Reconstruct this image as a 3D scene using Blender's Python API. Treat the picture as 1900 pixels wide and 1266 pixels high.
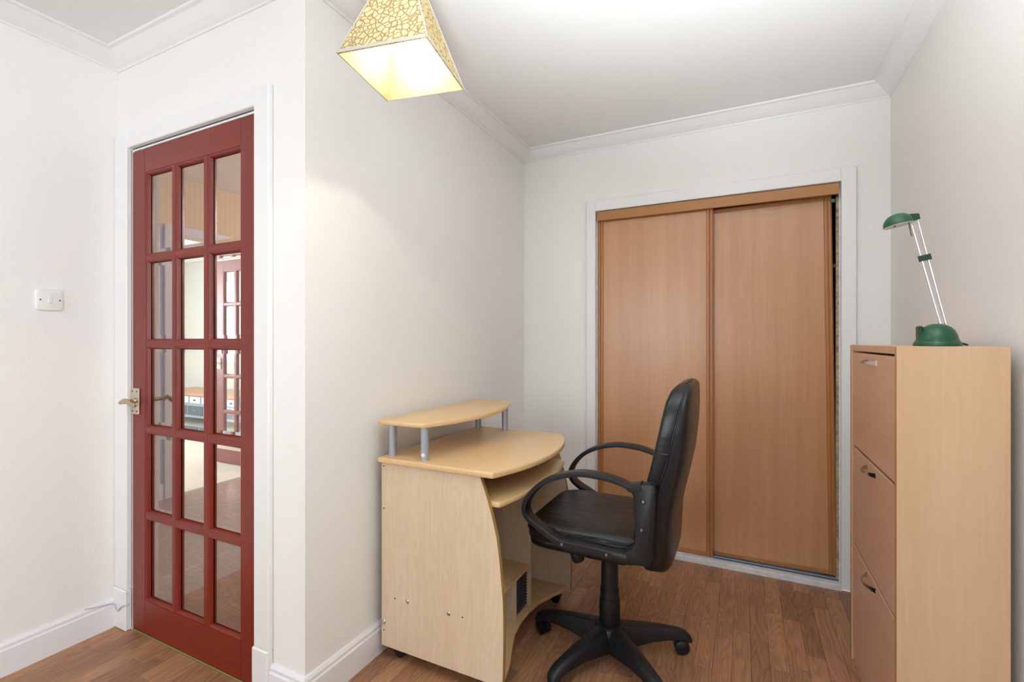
import bpy, bmesh, math, random
from mathutils import Vector, Matrix
R = math.radians
random.seed(7)
for o in list(bpy.data.objects): bpy.data.objects.remove(o)
S = bpy.context.scene
COL = S.collection

# ------------------------------------------------------------------ camera
cd = bpy.data.cameras.new('camera'); cam = bpy.data.objects.new('camera', cd); COL.objects.link(cam)
cam.location = (0, 0, 1.2)
cam.rotation_euler = (R(90), 0, R(26.09))
cd.sensor_width = 36; cd.lens = 36 * 879.4 / 1900; cd.clip_start = .02
S.camera = cam
# ------------------------------------------------------------------ light
W = bpy.data.worlds.new('world'); S.world = W; W.use_nodes = True
bg = W.node_tree.nodes['Background']; bg.inputs[0].default_value = (.86, .93, 1, 1); bg.inputs[1].default_value = 1.0

def area(name, loc, aim, sx, sy, power, col=(1, 1, 1)):
    l = bpy.data.lights.new(name, 'AREA'); l.shape = 'RECTANGLE'; l.size = sx; l.size_y = sy; l.energy = power; l.color = col
    o = bpy.data.objects.new(name, l); COL.objects.link(o); o.location = loc
    o.rotation_euler = (Vector(aim) - Vector(loc)).to_track_quat('-Z', 'Y').to_euler()
    return o
# daylight entering by the big window behind the camera, and by the window of the room beyond the hall
area('window_daylight', (-1.35, -2.72, 1.5), (-.9, 0, 1.9), 1.3, 1.45, 14, (.86, .94, 1))
area('side_fill', (.74, -.95, 1.5), (-2, -.75, 1.85), 1.5, 1.4, 17, (.86, .94, 1))  # added fill through an invented side window, brightens left and alcove walls
fl = bpy.data.lights.new('ceiling_bounce_fill', 'SPOT'); fl.energy = 158; fl.color = (.845, .94, 1); fl.spot_size = R(80); fl.spot_blend = 1; fl.shadow_soft_size = .12  # unseen spot added as fill, bounces off the ceiling into the alcove
flo = bpy.data.objects.new('ceiling_bounce_fill', fl); COL.objects.link(flo); flo.location = (.1, -.12, .95); flo.rotation_euler = (Vector((.08, .74, 2.4)) - flo.location).to_track_quat('-Z', 'Y').to_euler()
area('living_daylight', (-8.38, 1.6, 1.45), (-5, 1.9, 1.2), 2.4, 1.6, 95, (.97, .98, 1))
hl = bpy.data.lights.new('hall_fill', 'POINT'); hl.energy = 17; hl.color = (1, .93, .88); hl.shadow_soft_size = .09  # point light added to brighten the hall, has no fixture
hlo = bpy.data.objects.new('hall_fill', hl); COL.objects.link(hlo); hlo.location = (-2.5, 3.7, 2.2)
S.view_settings.view_transform = 'Standard'; S.view_settings.look = 'None'
S.view_settings.exposure = 1.46; S.view_settings.gamma = 1; S.view_settings.use_curve_mapping = False

# ------------------------------------------------------------------ materials
def lin(c): return tuple(((v / 255) / 12.92 if v <= 10 else (((v / 255) + .055) / 1.055) ** 2.4) for v in c) + (1,)
def newmat(name):
    m = bpy.data.materials.new(name); m.use_nodes = True
    nt = m.node_tree; b = nt.nodes['Principled BSDF']
    return m, nt, b
def N(nt, t, **k):
    n = nt.nodes.new(t)
    for a, v in k.items(): setattr(n, a, v)
    return n
def plain(name, rgb, rough=.5, metal=0, bump=0, bscale=200, coat=0, spec=None, var=0, vscale=6):
    m, nt, b = newmat(name)
    b.inputs['Base Color'].default_value = lin(rgb); b.inputs['Roughness'].default_value = rough
    b.inputs['Metallic'].default_value = metal; b.inputs['Coat Weight'].default_value = coat
    if spec is not None: b.inputs['Specular IOR Level'].default_value = spec
    tc = N(nt, 'ShaderNodeTexCoord')
    if bump:
        n = N(nt, 'ShaderNodeTexNoise'); n.inputs['Scale'].default_value = bscale; n.inputs['Detail'].default_value = 4
        nt.links.new(tc.outputs['Object'], n.inputs['Vector'])
        bp = N(nt, 'ShaderNodeBump'); bp.inputs['Strength'].default_value = bump; bp.inputs['Distance'].default_value = .002
        nt.links.new(n.outputs['Fac'], bp.inputs['Height']); nt.links.new(bp.outputs['Normal'], b.inputs['Normal'])
    if var:
        n = N(nt, 'ShaderNodeTexNoise'); n.inputs['Scale'].default_value = vscale; n.inputs['Detail'].default_value = 5
        nt.links.new(tc.outputs['Object'], n.inputs['Vector'])
        r = N(nt, 'ShaderNodeMapRange'); r.inputs['To Min'].default_value = 1 - var; r.inputs['To Max'].default_value = 1 + var
        r.inputs['From Min'].default_value = .3; r.inputs['From Max'].default_value = .7
        nt.links.new(n.outputs['Fac'], r.inputs['Value'])
        h = N(nt, 'ShaderNodeHueSaturation'); h.inputs['Color'].default_value = lin(rgb)
        nt.links.new(r.outputs['Result'], h.inputs['Value']); nt.links.new(h.outputs['Color'], b.inputs['Base Color'])
    return m
def wood(name, light, dark, axis='Z', rough=.4, fine=90, broad=9, coat=0, stretch=.05, figure=0, rnd=False, bump=.04, contrast=1.0, figscale=1.0, coatr=.15):
    """grain running along axis; figure adds contour rings (cathedral grain)"""
    m, nt, b = newmat(name); L = nt.links.new
    tc = N(nt, 'ShaderNodeTexCoord'); vec = tc.outputs['Object']
    if rnd:
        oi = N(nt, 'ShaderNodeObjectInfo'); mu = N(nt, 'ShaderNodeMath', operation='MULTIPLY'); mu.inputs[1].default_value = 57.0
        L(oi.outputs['Random'], mu.inputs[0])
        cx = N(nt, 'ShaderNodeCombineXYZ'); L(mu.outputs[0], cx.inputs[0]); L(mu.outputs[0], cx.inputs[1]); L(mu.outputs[0], cx.inputs[2])
        ad = N(nt, 'ShaderNodeVectorMath', operation='ADD'); L(vec, ad.inputs[0]); L(cx.outputs[0], ad.inputs[1]); vec = ad.outputs[0]
    s = [1, 1, 1]; s['XYZ'.index(axis)] = stretch
    mp = N(nt, 'ShaderNodeMapping'); mp.inputs['Scale'].default_value = s; L(vec, mp.inputs['Vector'])
    n1 = N(nt, 'ShaderNodeTexNoise'); n1.inputs['Scale'].default_value = broad; n1.inputs['Detail'].default_value = 3; L(mp.outputs[0], n1.inputs['Vector'])
    n2 = N(nt, 'ShaderNodeTexNoise'); n2.inputs['Scale'].default_value = fine; n2.inputs['Detail'].default_value = 4; n2.inputs['Roughness'].default_value = .65; L(mp.outputs[0], n2.inputs['Vector'])
    mx = N(nt, 'ShaderNodeMix'); mx.data_type = 'FLOAT'; mx.inputs[0].default_value = .5
    L(n1.outputs['Fac'], mx.inputs[2]); L(n2.outputs['Fac'], mx.inputs[3]); fac = mx.outputs[0]
    if figure:
        s2 = [figscale, figscale, figscale]; s2['XYZ'.index(axis)] = figscale * .16
        m2 = N(nt, 'ShaderNodeMapping'); m2.inputs['Scale'].default_value = s2; L(vec, m2.inputs['Vector'])
        n3 = N(nt, 'ShaderNodeTexNoise'); n3.inputs['Scale'].default_value = 11; n3.inputs['Detail'].default_value = 1.5; n3.inputs['Distortion'].default_value = .25; L(m2.outputs[0], n3.inputs['Vector'])
        k = N(nt, 'ShaderNodeMath', operation='MULTIPLY'); k.inputs[1].default_value = 95; L(n3.outputs['Fac'], k.inputs[0])
        sn = N(nt, 'ShaderNodeMath', operation='SINE'); L(k.outputs[0], sn.inputs[0])
        sc = N(nt, 'ShaderNodeMath', operation='MULTIPLY_ADD'); sc.inputs[1].default_value = .5 * figure; L(sn.outputs[0], sc.inputs[0]); L(fac, sc.inputs[2]); fac = sc.outputs[0]
    cr = N(nt, 'ShaderNodeMapRange'); cr.inputs['From Min'].default_value = .5 - .2 / contrast; cr.inputs['From Max'].default_value = .5 + .2 / contrast
    L(fac, cr.inputs['Value'])
    mc = N(nt, 'ShaderNodeMix'); mc.data_type = 'RGBA'; mc.inputs[6].default_value = lin(dark); mc.inputs[7].default_value = lin(light); L(cr.outputs[0], mc.inputs[0])
    out = mc.outputs[2]
    if rnd:
        w = N(nt, 'ShaderNodeTexWhiteNoise', noise_dimensions='1D'); L(mu.outputs[0], w.inputs['W'])
        mr = N(nt, 'ShaderNodeMapRange'); mr.inputs['To Min'].default_value = .78; mr.inputs['To Max'].default_value = 1.14; L(w.outputs['Value'], mr.inputs['Value'])
        sp = N(nt, 'ShaderNodeSeparateColor'); L(w.outputs['Color'], sp.inputs[0])
        mh = N(nt, 'ShaderNodeMapRange'); mh.inputs['To Min'].default_value = .494; mh.inputs['To Max'].default_value = .506; L(sp.outputs[1], mh.inputs['Value'])
        hs = N(nt, 'ShaderNodeHueSaturation'); L(mh.outputs[0], hs.inputs['Hue']); L(mr.outputs[0], hs.inputs['Value']); L(out, hs.inputs['Color']); out = hs.outputs[0]
    L(out, b.inputs['Base Color'])
    b.inputs['Roughness'].default_value = rough; b.inputs['Coat Weight'].default_value = coat; b.inputs['Coat Roughness'].default_value = coatr
    bp = N(nt, 'ShaderNodeBump'); bp.inputs['Strength'].default_value = bump; bp.inputs['Distance'].default_value = .001; L(fac, bp.inputs['Height']); L(bp.outputs[0], b.inputs['Normal'])
    return m

def wallpaper(name, rgb):
    m, nt, b = newmat(name); L = nt.links.new
    b.inputs['Base Color'].default_value = lin(rgb); b.inputs['Roughness'].default_value = .75
    tc = N(nt, 'ShaderNodeTexCoord'); mp = N(nt, 'ShaderNodeMapping'); mp.inputs['Scale'].default_value = (1, 1, .35); L(tc.outputs['Object'], mp.inputs[0])
    n = N(nt, 'ShaderNodeTexNoise'); n.inputs['Scale'].default_value = 130; n.inputs['Detail'].default_value = 2; L(mp.outputs[0], n.inputs['Vector'])
    bp = N(nt, 'ShaderNodeBump'); bp.inputs['Strength'].default_value = .22; bp.inputs['Distance'].default_value = .002; L(n.outputs['Fac'], bp.inputs['Height']); L(bp.outputs[0], b.inputs['Normal'])
    return m
M = {}
M['wall'] = wallpaper('wallpaper', (243, 240, 236))
M['ceil'] = plain('ceiling_paint', (240, 239, 237), .8)
M['white'] = plain('white_gloss', (240, 238, 236), .35)
M['skirt'] = plain('skirting_gloss', (238, 235, 236), .38)
M['worn'] = plain('worn_white_paint', (226, 224, 224), .5, var=.12, vscale=30)
M['mahog'] = wood('mahogany', (140, 42, 20), (106, 25, 13), 'Z', .36, 110, 10, coat=.0)
M['mahogH'] = wood('mahogany_rail', (140, 42, 20), (106, 25, 13), 'X', .36, 110, 10, coat=.0)
M['beechZ'] = wood('beech_upright', (230, 207, 178), (217, 191, 160), 'Z', .42, 120, 9, figure=.12, stretch=.04)
M['beechY'] = wood('beech_top', (232, 196, 146), (222, 184, 130), 'Y', .33, 120, 9, figure=.10, stretch=.04)
M['beechE'] = wood('beech_edge', (224, 192, 146), (214, 180, 132), 'Y', .4, 120, 9)
M['edgeD'] = plain('edge_band_tan', (176, 140, 78), .45)
M['cabside'] = wood('cabinet_side', (220, 184, 148), (206, 168, 130), 'Z', .42, 100, 10, stretch=.04, bump=.05)
M['cabfront'] = wood('cabinet_front', (220, 174, 145), (210, 161, 131), 'Y', .36, 70, 8, stretch=.06, figure=.08)
M['slideZ'] = wood('sliding_panel', (210, 158, 116), (190, 136, 94), 'Z', .30, 150, 16, stretch=.025, contrast=.9, coat=.15, coatr=.3)
M['slideE'] = wood('sliding_stile', (188, 128, 80), (170, 110, 62), 'Z', .34, 120, 12, stretch=.03)
M['pelmet'] = wood('pelmet_wood', (186, 128, 68), (166, 108, 52), 'X', .36, 120, 12, stretch=.05)
M['plank'] = wood('laminate', (186, 137, 101), (138, 97, 69), 'Y', .40, 150, 10, figure=.24, rnd=True, stretch=.045, bump=.02, contrast=.75, figscale=1.25)
M['hallfl'] = wood('hall_laminate', (150, 106, 70), (116, 76, 46), 'X', .34, 100, 9, figure=.3, bump=.02)
M['underlay'] = plain('floor_base', (84, 54, 38), .8)
M['silver'] = plain('silver_lacquer', (176, 182, 194), .38, .55)
M['chrome'] = plain('chrome', (206, 204, 200), .18, 1)
M['alu'] = plain('aluminium_rod', (228, 230, 236), .22, .9)
M['steel'] = plain('dull_steel', (104, 106, 108), .38, .9)
M['blk'] = plain('black_plastic', (19, 20, 23), .40, bump=.12, bscale=900)
M['blkd'] = plain('dusty_black_plastic', (25, 25, 28), .45, var=.3, vscale=22)
M['rubber'] = plain('caster_black', (24, 24, 28), .35)
M['green'] = plain('green_enamel', (14, 80, 52), .33, coat=.2)
M['greend'] = plain('green_plastic', (20, 62, 42), .4)
M['brassy'] = plain('antique_brass', (196, 180, 158), .24, 1)
M['plate'] = plain('pale_brass_plate', (205, 192, 172), .38, .75)
M['dark'] = plain('dark_recess', (22, 17, 14), .8)  # near-black: shade of wardrobe, holes and gaps put into colour; also drawer pulls
M['plastic'] = plain('white_plastic', (240, 239, 236), .3)
M['carpet'] = plain('carpet_pile', (214, 206, 190), .95, bump=.8, bscale=400, var=.08, vscale=60)
M['livwall'] = plain('living_wall', (236, 238, 232), .8)
M['hallwall'] = plain('hall_wallpaper', (206, 176, 140), .75)
M['grey'] = plain('grey_paint', (150, 168, 186), .5)
M['greyd'] = plain('slate_paint', (74, 92, 108), .5)
M['teal'] = plain('teal_fabric', (90, 112, 124), .9, bump=.4, bscale=500)
M['bolt'] = plain('zinc_bolt', (150, 156, 162), .3, .9)
M['slat'] = plain('vent_grey', (62, 64, 70), .5)
# black leather with soft wrinkles
def leather(name, rgb, wr, rough):
    m, nt, b = newmat(name); L = nt.links.new
    b.inputs['Base Color'].default_value = lin(rgb); b.inputs['Roughness'].default_value = rough
    tc = N(nt, 'ShaderNodeTexCoord')
    v = N(nt, 'ShaderNodeTexVoronoi'); v.inputs['Scale'].default_value = 420; L(tc.outputs['Object'], v.inputs['Vector'])
    mp = N(nt, 'ShaderNodeMapping'); mp.inputs['Scale'].default_value = (.55, 1.6, 1); mp.inputs['Rotation'].default_value = (0, 0, .5); L(tc.outputs['Object'], mp.inputs[0])
    n = N(nt, 'ShaderNodeTexNoise'); n.inputs['Scale'].default_value = 14; n.inputs['Detail'].default_value = 3; n.inputs['Distortion'].default_value = .8; L(mp.outputs[0], n.inputs['Vector'])
    b1 = N(nt, 'ShaderNodeBump'); b1.inputs['Strength'].default_value = wr; b1.inputs['Distance'].default_value = .02; L(n.outputs['Fac'], b1.inputs['Height'])
    b2 = N(nt, 'ShaderNodeBump'); b2.inputs['Strength'].default_value = .12; b2.inputs['Distance'].default_value = .001; L(v.outputs['Distance'], b2.inputs['Height']); L(b1.outputs[0], b2.inputs['Normal']); L(b2.outputs[0], b.inputs['Normal'])
    return m
M['leather'] = leather('black_leather', (17, 17, 19), .12, .31)
M['leatherS'] = leather('worn_seat_leather', (25, 20, 18), .5, .40)
# striped hall wallpaper
def stripes():
    m, nt, b = newmat('hall_striped_paper'); L = nt.links.new
    tc = N(nt, 'ShaderNodeTexCoord'); sx = N(nt, 'ShaderNodeSeparateXYZ'); L(tc.outputs['Object'], sx.inputs[0])
    a = N(nt, 'ShaderNodeMath', operation='MULTIPLY'); a.inputs[1].default_value = 150; L(sx.outputs['Y'], a.inputs[0])
    s = N(nt, 'ShaderNodeMath', operation='SINE'); L(a.outputs[0], s.inputs[0])
    r = N(nt, 'ShaderNodeMapRange'); r.inputs['From Min'].default_value = -1; L(s.outputs[0], r.inputs['Value'])
    mc = N(nt, 'ShaderNodeMix'); mc.data_type = 'RGBA'; mc.inputs[6].default_value = lin((205, 176, 142)); mc.inputs[7].default_value = lin((211, 183, 150)); L(r.outputs[0], mc.inputs[0]); L(mc.outputs[2], b.inputs['Base Color']); b.inputs['Roughness'].default_value = .8
    return m
M['stripe'] = stripes()
def glass():
    m = bpy.data.materials.new('clear_glass'); m.use_nodes = True; nt = m.node_tree; nt.nodes.clear()
    o = N(nt, 'ShaderNodeOutputMaterial'); g = N(nt, 'ShaderNodeBsdfGlass'); g.inputs['IOR'].default_value = 1.47; g.inputs['Roughness'].default_value = 0; g.inputs['Color'].default_value = (.985, .99, .99, 1)
    nt.links.new(g.outputs[0], o.inputs[0]); return m
M['glass'] = glass()
def winglass():
    m = bpy.data.materials.new('window_glass'); m.use_nodes = True; nt = m.node_tree; nt.nodes.clear()
    o = N(nt, 'ShaderNodeOutputMaterial'); t = N(nt, 'ShaderNodeBsdfTransparent'); g = N(nt, 'ShaderNodeBsdfGlossy'); g.inputs['Roughness'].default_value = .02
    f = N(nt, 'ShaderNodeFresnel'); f.inputs[0].default_value = 1.45; x = N(nt, 'ShaderNodeMixShader')
    nt.links.new(f.outputs[0], x.inputs[0]); nt.links.new(t.outputs[0], x.inputs[1]); nt.links.new(g.outputs[0], x.inputs[2]); nt.links.new(x.outputs[0], o.inputs[0]); return m
M['winglass'] = winglass()
def bulbmat():
    m = bpy.data.materials.new('lit_bulb'); m.use_nodes = True; nt = m.node_tree; nt.nodes.clear()
    o = N(nt, 'ShaderNodeOutputMaterial'); e = N(nt, 'ShaderNodeEmission'); e.inputs[0].default_value = (1, .88, .72, 1); e.inputs[1].default_value = 6
    t = N(nt, 'ShaderNodeBsdfTransparent'); x = N(nt, 'ShaderNodeMixShader'); x.inputs[0].default_value = .25
    nt.links.new(t.outputs[0], x.inputs[1]); nt.links.new(e.outputs[0], x.inputs[2]); nt.links.new(x.outputs[0], o.inputs[0]); return m
M['bulb'] = bulbmat()
def shademat():
    m = bpy.data.materials.new('paper_shade'); m.use_nodes = True; nt = m.node_tree; L = nt.links.new
    nt.nodes.clear(); o = N(nt, 'ShaderNodeOutputMaterial')
    tc = N(nt, 'ShaderNodeTexCoord')
    dis = N(nt, 'ShaderNodeTexNoise'); dis.inputs['Scale'].default_value = 28; L(tc.outputs['Object'], dis.inputs['Vector'])
    vm = N(nt, 'ShaderNodeVectorMath', operation='MULTIPLY_ADD'); vm.inputs[1].default_value = (.02, .02, .02); L(dis.outputs['Color'], vm.inputs[0]); L(tc.outputs['Object'], vm.inputs[2])
    v = N(nt, 'ShaderNodeTexVoronoi', feature='DISTANCE_TO_EDGE'); v.inputs['Scale'].default_value = 64; L(vm.outputs[0], v.inputs['Vector'])
    r = N(nt, 'ShaderNodeMapRange'); r.inputs['From Max'].default_value = .10; L(v.outputs['Distance'], r.inputs['Value'])
    mc = N(nt, 'ShaderNodeMix'); mc.data_type = 'RGBA'; mc.inputs[6].default_value = lin((184, 152, 102)); mc.inputs[7].default_value = lin((218, 196, 150)); L(r.outputs[0], mc.inputs[0])
    bp = N(nt, 'ShaderNodeBump'); bp.inputs['Strength'].default_value = .8; bp.inputs['Distance'].default_value = .004; L(r.outputs[0], bp.inputs['Height'])
    d = N(nt, 'ShaderNodeBsdfDiffuse'); L(mc.outputs[2], d.inputs['Color']); L(bp.outputs[0], d.inputs['Normal'])
    t = N(nt, 'ShaderNodeBsdfTranslucent'); L(mc.outputs[2], t.inputs['Color'])
    x = N(nt, 'ShaderNodeMixShader'); x.inputs[0].default_value = .055; L(d.outputs[0], x.inputs[1]); L(t.outputs[0], x.inputs[2]); L(x.outputs[0], o.inputs[0])
    return m
M['shade'] = shademat()
M['lining'] = plain('cream_lining', (166, 144, 110), .8)
M['band'] = plain('shade_binding', (186, 178, 164), .8)

# ------------------------------------------------------------------ helpers
def merge(bm, t):
    me = bpy.data.meshes.new('_t'); t.to_mesh(me); bm.from_mesh(me); bpy.data.meshes.remove(me); t.free()
def nb(): return bmesh.new()
def box(bm, x0, x1, y0, y1, z0, z1, bev=0, seg=1):
    t = bmesh.new(); bmesh.ops.create_cube(t, size=1)
    bmesh.ops.scale(t, vec=(x1 - x0, y1 - y0, z1 - z0), verts=t.verts)
    bmesh.ops.translate(t, vec=((x0 + x1) / 2, (y0 + y1) / 2, (z0 + z1) / 2), verts=t.verts)
    if bev: bmesh.ops.bevel(t, geom=list(t.edges), offset=bev, segments=seg, affect='EDGES', profile=.5)
    merge(bm, t); return bm
AX = {'X': lambda u, v, w: (w, u, v), 'Y': lambda u, v, w: (u, w, v), 'Z': lambda u, v, w: (u, v, w)}
def prism(bm, poly, axis, a, b, bev=0, seg=2):
    """polygon in the two other axes, extruded along axis from a to b"""
    t = bmesh.new(); f = AX[axis]
    v0 = [t.verts.new(f(u, v, a)) for u, v in poly]; v1 = [t.verts.new(f(u, v, b)) for u, v in poly]
    n = len(poly); f0 = t.faces.new(v0); f1 = t.faces.new(v1[::-1])
    for i in range(n): t.faces.new((v0[i], v1[i], v1[(i + 1) % n], v0[(i + 1) % n]))
    bmesh.ops.recalc_face_normals(t, faces=t.faces)
    if bev:
        es = [e for e in t.edges if any(fc in (f0, f1) for fc in e.link_faces)]
        bmesh.ops.bevel(t, geom=es, offset=bev, segments=seg, affect='EDGES', profile=.5)
    merge(bm, t); return bm
def loft(bm, rings, cap=True, closed=False):
    t = bmesh.new(); V = [[t.verts.new(p) for p in r] for r in rings]; n = len(V[0]); m = len(V)
    for i in range(m if closed else m - 1):
        a, b = V[i], V[(i + 1) % m]
        for j in range(n): t.faces.new((a[j], a[(j + 1) % n], b[(j + 1) % n], b[j]))
    if cap and not closed: t.faces.new(V[0]); t.faces.new(V[-1][::-1])
    bmesh.ops.recalc_face_normals(t, faces=t.faces); merge(bm, t); return bm
def tube(bm, pts, rad, n=12, cap=True):
    pts = [Vector(p) for p in pts]; rings = []
    if not isinstance(rad, (list, tuple)): rad = [rad] * len(pts)
    prev = None
    for i, p in enumerate(pts):
        d = (pts[min(i + 1, len(pts) - 1)] - pts[max(i - 1, 0)]).normalized()
        if prev is None:
            u = d.orthogonal().normalized()
        else: u = (prev - d * prev.dot(d)).normalized()
        prev = u; w = d.cross(u)
        rings.append([p + (u * math.cos(2 * math.pi * k / n) + w * math.sin(2 * math.pi * k / n)) * rad[i] for k in range(n)])
    return loft(bm, rings, cap)
def lathe(bm, prof, c, n=24, axis=(0, 0, 1), arc=None):
    q = Vector((0, 0, 1)).rotation_difference(Vector(axis).normalized())
    rings = [[Vector(c) + q @ Vector((max(r, 1e-5) * math.cos(2 * math.pi * k / n), max(r, 1e-5) * math.sin(2 * math.pi * k / n), z)) for k in range(n)] for r, z in prof]
    return loft(bm, rings, True)
def sweepY(bm, pts, half, thick, yc, r=.3):
    """ribbon of rounded section (2*half wide in Y, thick in the XZ plane) along a path of (x, z)"""
    P = [Vector((x, 0, z)) for x, z in pts]; rings = []
    for i, p in enumerate(P):
        d = (P[min(i + 1, len(P) - 1)] - P[max(i - 1, 0)]).normalized(); nrm = Vector((-d.z, 0, d.x))
        th = (thick[i] if isinstance(thick, (list, tuple)) else thick) / 2
        ring = []
        for k in range(16):
            a = 2 * math.pi * k / 16; c, s = math.cos(a), math.sin(a); e = .32
            ring.append(Vector((0, yc + half * math.copysign(abs(c) ** e, c), 0)) + p + nrm * th * math.copysign(abs(s) ** e, s))
        rings.append(ring)
    return loft(bm, rings, True)
def smooth_path(pts, n=6):
    out = []; P = [Vector(p) for p in pts]
    for i in range(len(P) - 1):
        p0, p1, p2, p3 = P[max(i - 1, 0)], P[i], P[i + 1], P[min(i + 2, len(P) - 1)]
        for k in range(n):
            t = k / n
            out.append(.5 * ((2 * p1) + (p2 - p0) * t + (2 * p0 - 5 * p1 + 4 * p2 - p3) * t * t + (3 * p1 - p0 - 3 * p2 + p3) * t ** 3))
    out.append(P[-1]); return [tuple(p) for p in out]
def superq(bm, c, s, e1, e2, nu=40, nv=24, fn=None):
    rings = []
    pw = lambda x, e: math.copysign(abs(x) ** e, x)
    for i in range(nv + 1):
        a = -math.pi / 2 + math.pi * i / nv; ring = []
        for j in range(nu):
            b = 2 * math.pi * j / nu
            p = Vector((s[0] * pw(max(math.cos(a), 1e-3), e1) * pw(math.cos(b), e2), s[1] * pw(max(math.cos(a), 1e-3), e1) * pw(math.sin(b), e2), s[2] * pw(math.sin(a), e1)))
            if fn: p = fn(p)
            ring.append(p + Vector(c))
        rings.append(ring)
    return loft(bm, rings, True)
def obj(name, bm, mat, parent=None, smooth=None, **pr):
    """links bm (in world coordinates) as one mesh object; parents it keeping its place"""
    me = bpy.data.meshes.new(name); bm.to_mesh(me); bm.free()
    for m in (mat if isinstance(mat, (list, tuple)) else [mat]): me.materials.append(m)
    if smooth is not None:
        for p in me.polygons: p.use_smooth = True
        try: me.set_sharp_from_angle(angle=R(smooth))
        except Exception: pass
    o = bpy.data.objects.new(name, me); COL.objects.link(o)
    if parent:
        o.parent = parent
        if parent.get('_root'): o.location = -Vector(parent['_root'])
    for k, v in pr.items(): o[k] = v
    return o
def thing(name, label, cat, loc, group=None):
    o = bpy.data.objects.new(name, None); COL.objects.link(o); o.location = loc; o['_root'] = loc
    o.empty_display_size = .1; o['label'] = label; o['category'] = cat
    if group: o['group'] = group
    return o
def struct(name, bm, mat, **k):
    return obj(name, bm, mat, kind='structure', **k)
def lerp_profile(pts, z):
    for (z0, x0), (z1, x1) in zip(pts, pts[1:]):
        if z0 <= z <= z1: return x0 + (x1 - x0) * (z - z0) / (z1 - z0)
    return pts[0][1] if z < pts[0][0] else pts[-1][1]

# ------------------------------------------------------------------ room shell
XL, XA, XR = -2.39, -1.27, .616
YR, YD, YB = -2.6, 1.078, 2.772
ZC, CH = 2.342, 2.405           # foot of the cornice, ceiling
T = .1
def wall(name, boxes, mat): 
    b = nb()
    for a in boxes: box(b, *a)
    return struct(name, b, mat)
DX0, DX1, DZ = -2.290, -1.500, 1.995          # doorway
OX0, OX1, OZ = -.794, .421, 1.971             # wardrobe opening
wall('wall_left', [(XL - T, XL, YR - T, YD + T, 0, 2.5)], M['wall'])
wall('wall_door', [(XL, DX0, YD, YD + T, 0, 2.5), (DX1, XA, YD, YD + T, 0, 2.5), (DX0, DX1, YD, YD + T, DZ, 2.5)], M['wall'])
wall('wall_alcove', [(XA - T, XA, YD + T, YB + T, 0, 2.5)], M['wall'])
wall('wall_back', [(XA, OX0, YB, YB + T, 0, 2.5), (OX1, XR, YB, YB + T, 0, 2.5), (OX0, OX1, YB, YB + T, OZ, 2.5)], M['wall'])
SY0, SY1 = -1.65, -.25
wall('wall_right', [(XR, XR + T, YR - T, SY0, 0, 2.5), (XR, XR + T, SY1, YB + T, 0, 2.5), (XR, XR + T, SY0, SY1, 0, .85), (XR, XR + T, SY0, SY1, 2.15, 2.5)], M['wall'])
WX0, WX1, WZ0, WZ1 = -2.0, .1, .85, 2.15
wall('wall_rear', [(XL, WX0, YR - T, YR, 0, 2.5), (WX1, XR, YR - T, YR, 0, 2.5), (WX0, WX1, YR - T, YR, 0, WZ0), (WX0, WX1, YR - T, YR, WZ1, 2.5)], M['wall'])
b = nb(); box(b, XL, XR, YR, YD, CH, 2.5); box(b, XA, XR, YD, YB, CH, 2.5); struct('ceiling', b, M['ceil'])
# window behind the camera
b = nb()
for a in ((WX0, WX0 + .06, WZ0, WZ1), (WX1 - .06, WX1, WZ0, WZ1), (WX0 + .06, WX1 - .06, WZ0, WZ0 + .06), (WX0 + .06, WX1 - .06, WZ1 - .06, WZ1), (-.98, -.92, WZ0 + .06, WZ1 - .06)):
    box(b, a[0], a[1], YR - .08, YR - .03, a[2], a[3], .006)
wf = struct('window_1', b, M['white'])
for x0, x1 in ((WX0 + .06, -.98), (-.92, WX1 - .06)):
    b = nb(); box(b, x0, x1, YR - .057, YR - .053, WZ0 + .06, WZ1 - .06); obj('glass_pane', b, M['winglass'], wf)
b = nb(); box(b, WX0 - .05, WX1 + .05, YR + .001, YR + .14, WZ0 - .03, WZ0, .006); obj('window_sill', b, M['white'], wf)

b = nb()
for a in ((SY0, SY0 + .06, WZ0, WZ1), (SY1 - .06, SY1, WZ0, WZ1), (SY0 + .06, SY1 - .06, WZ0, WZ0 + .06), (SY0 + .06, SY1 - .06, WZ1 - .06, WZ1)):
    box(b, XR + .03, XR + .08, *a, .006)
w3 = struct('added_window_3', b, M['white'])  # unseen window, invented to let in more light from the right
b = nb(); box(b, XR + .053, XR + .057, SY0 + .06, SY1 - .06, WZ0 + .06, WZ1 - .06); obj('glass_pane', b, M['winglass'], w3)
# cornice (concave cove) and skirting along the walls, mitred at the corners
PL = [(XL, YR), (XL, YD), (XA, YD), (XA, YB), (XR, YB), (XR, YR)]
def inset(d):
    s = [(1, 1), (1, -1), (1, -1), (1, -1), (-1, -1), (-1, 1)]
    return [(x + a * d, y + c * d) for (x, y), (a, c) in zip(PL, s)]
cove = [(0, ZC), (.005, ZC), (.008, ZC + .007), (.018, ZC + .013), (.032, ZC + .024), (.045, ZC + .037), (.055, ZC + .047), (.060, ZC + .052), (.072, ZC + .055), (.074, CH), (0, CH)]
side = ['left', 'door', 'alcove', 'back', 'right', 'rear']
for i in range(6):
    j = (i + 1) % 6
    r0 = [(inset(d)[i][0], inset(d)[i][1], z) for d, z in cove]; r1 = [(inset(d)[j][0], inset(d)[j][1], z) for d, z in cove]
    struct('trim_%d' % (i + 1), loft(nb(), [r0, r1]), M['white'])
SK = .118; ST = .016
skp = [(0, 0), (ST, 0), (ST, SK - .026), (ST - .004, SK - .020), (ST - .004, SK - .010), (ST - .010, SK), (0, SK)]
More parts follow.
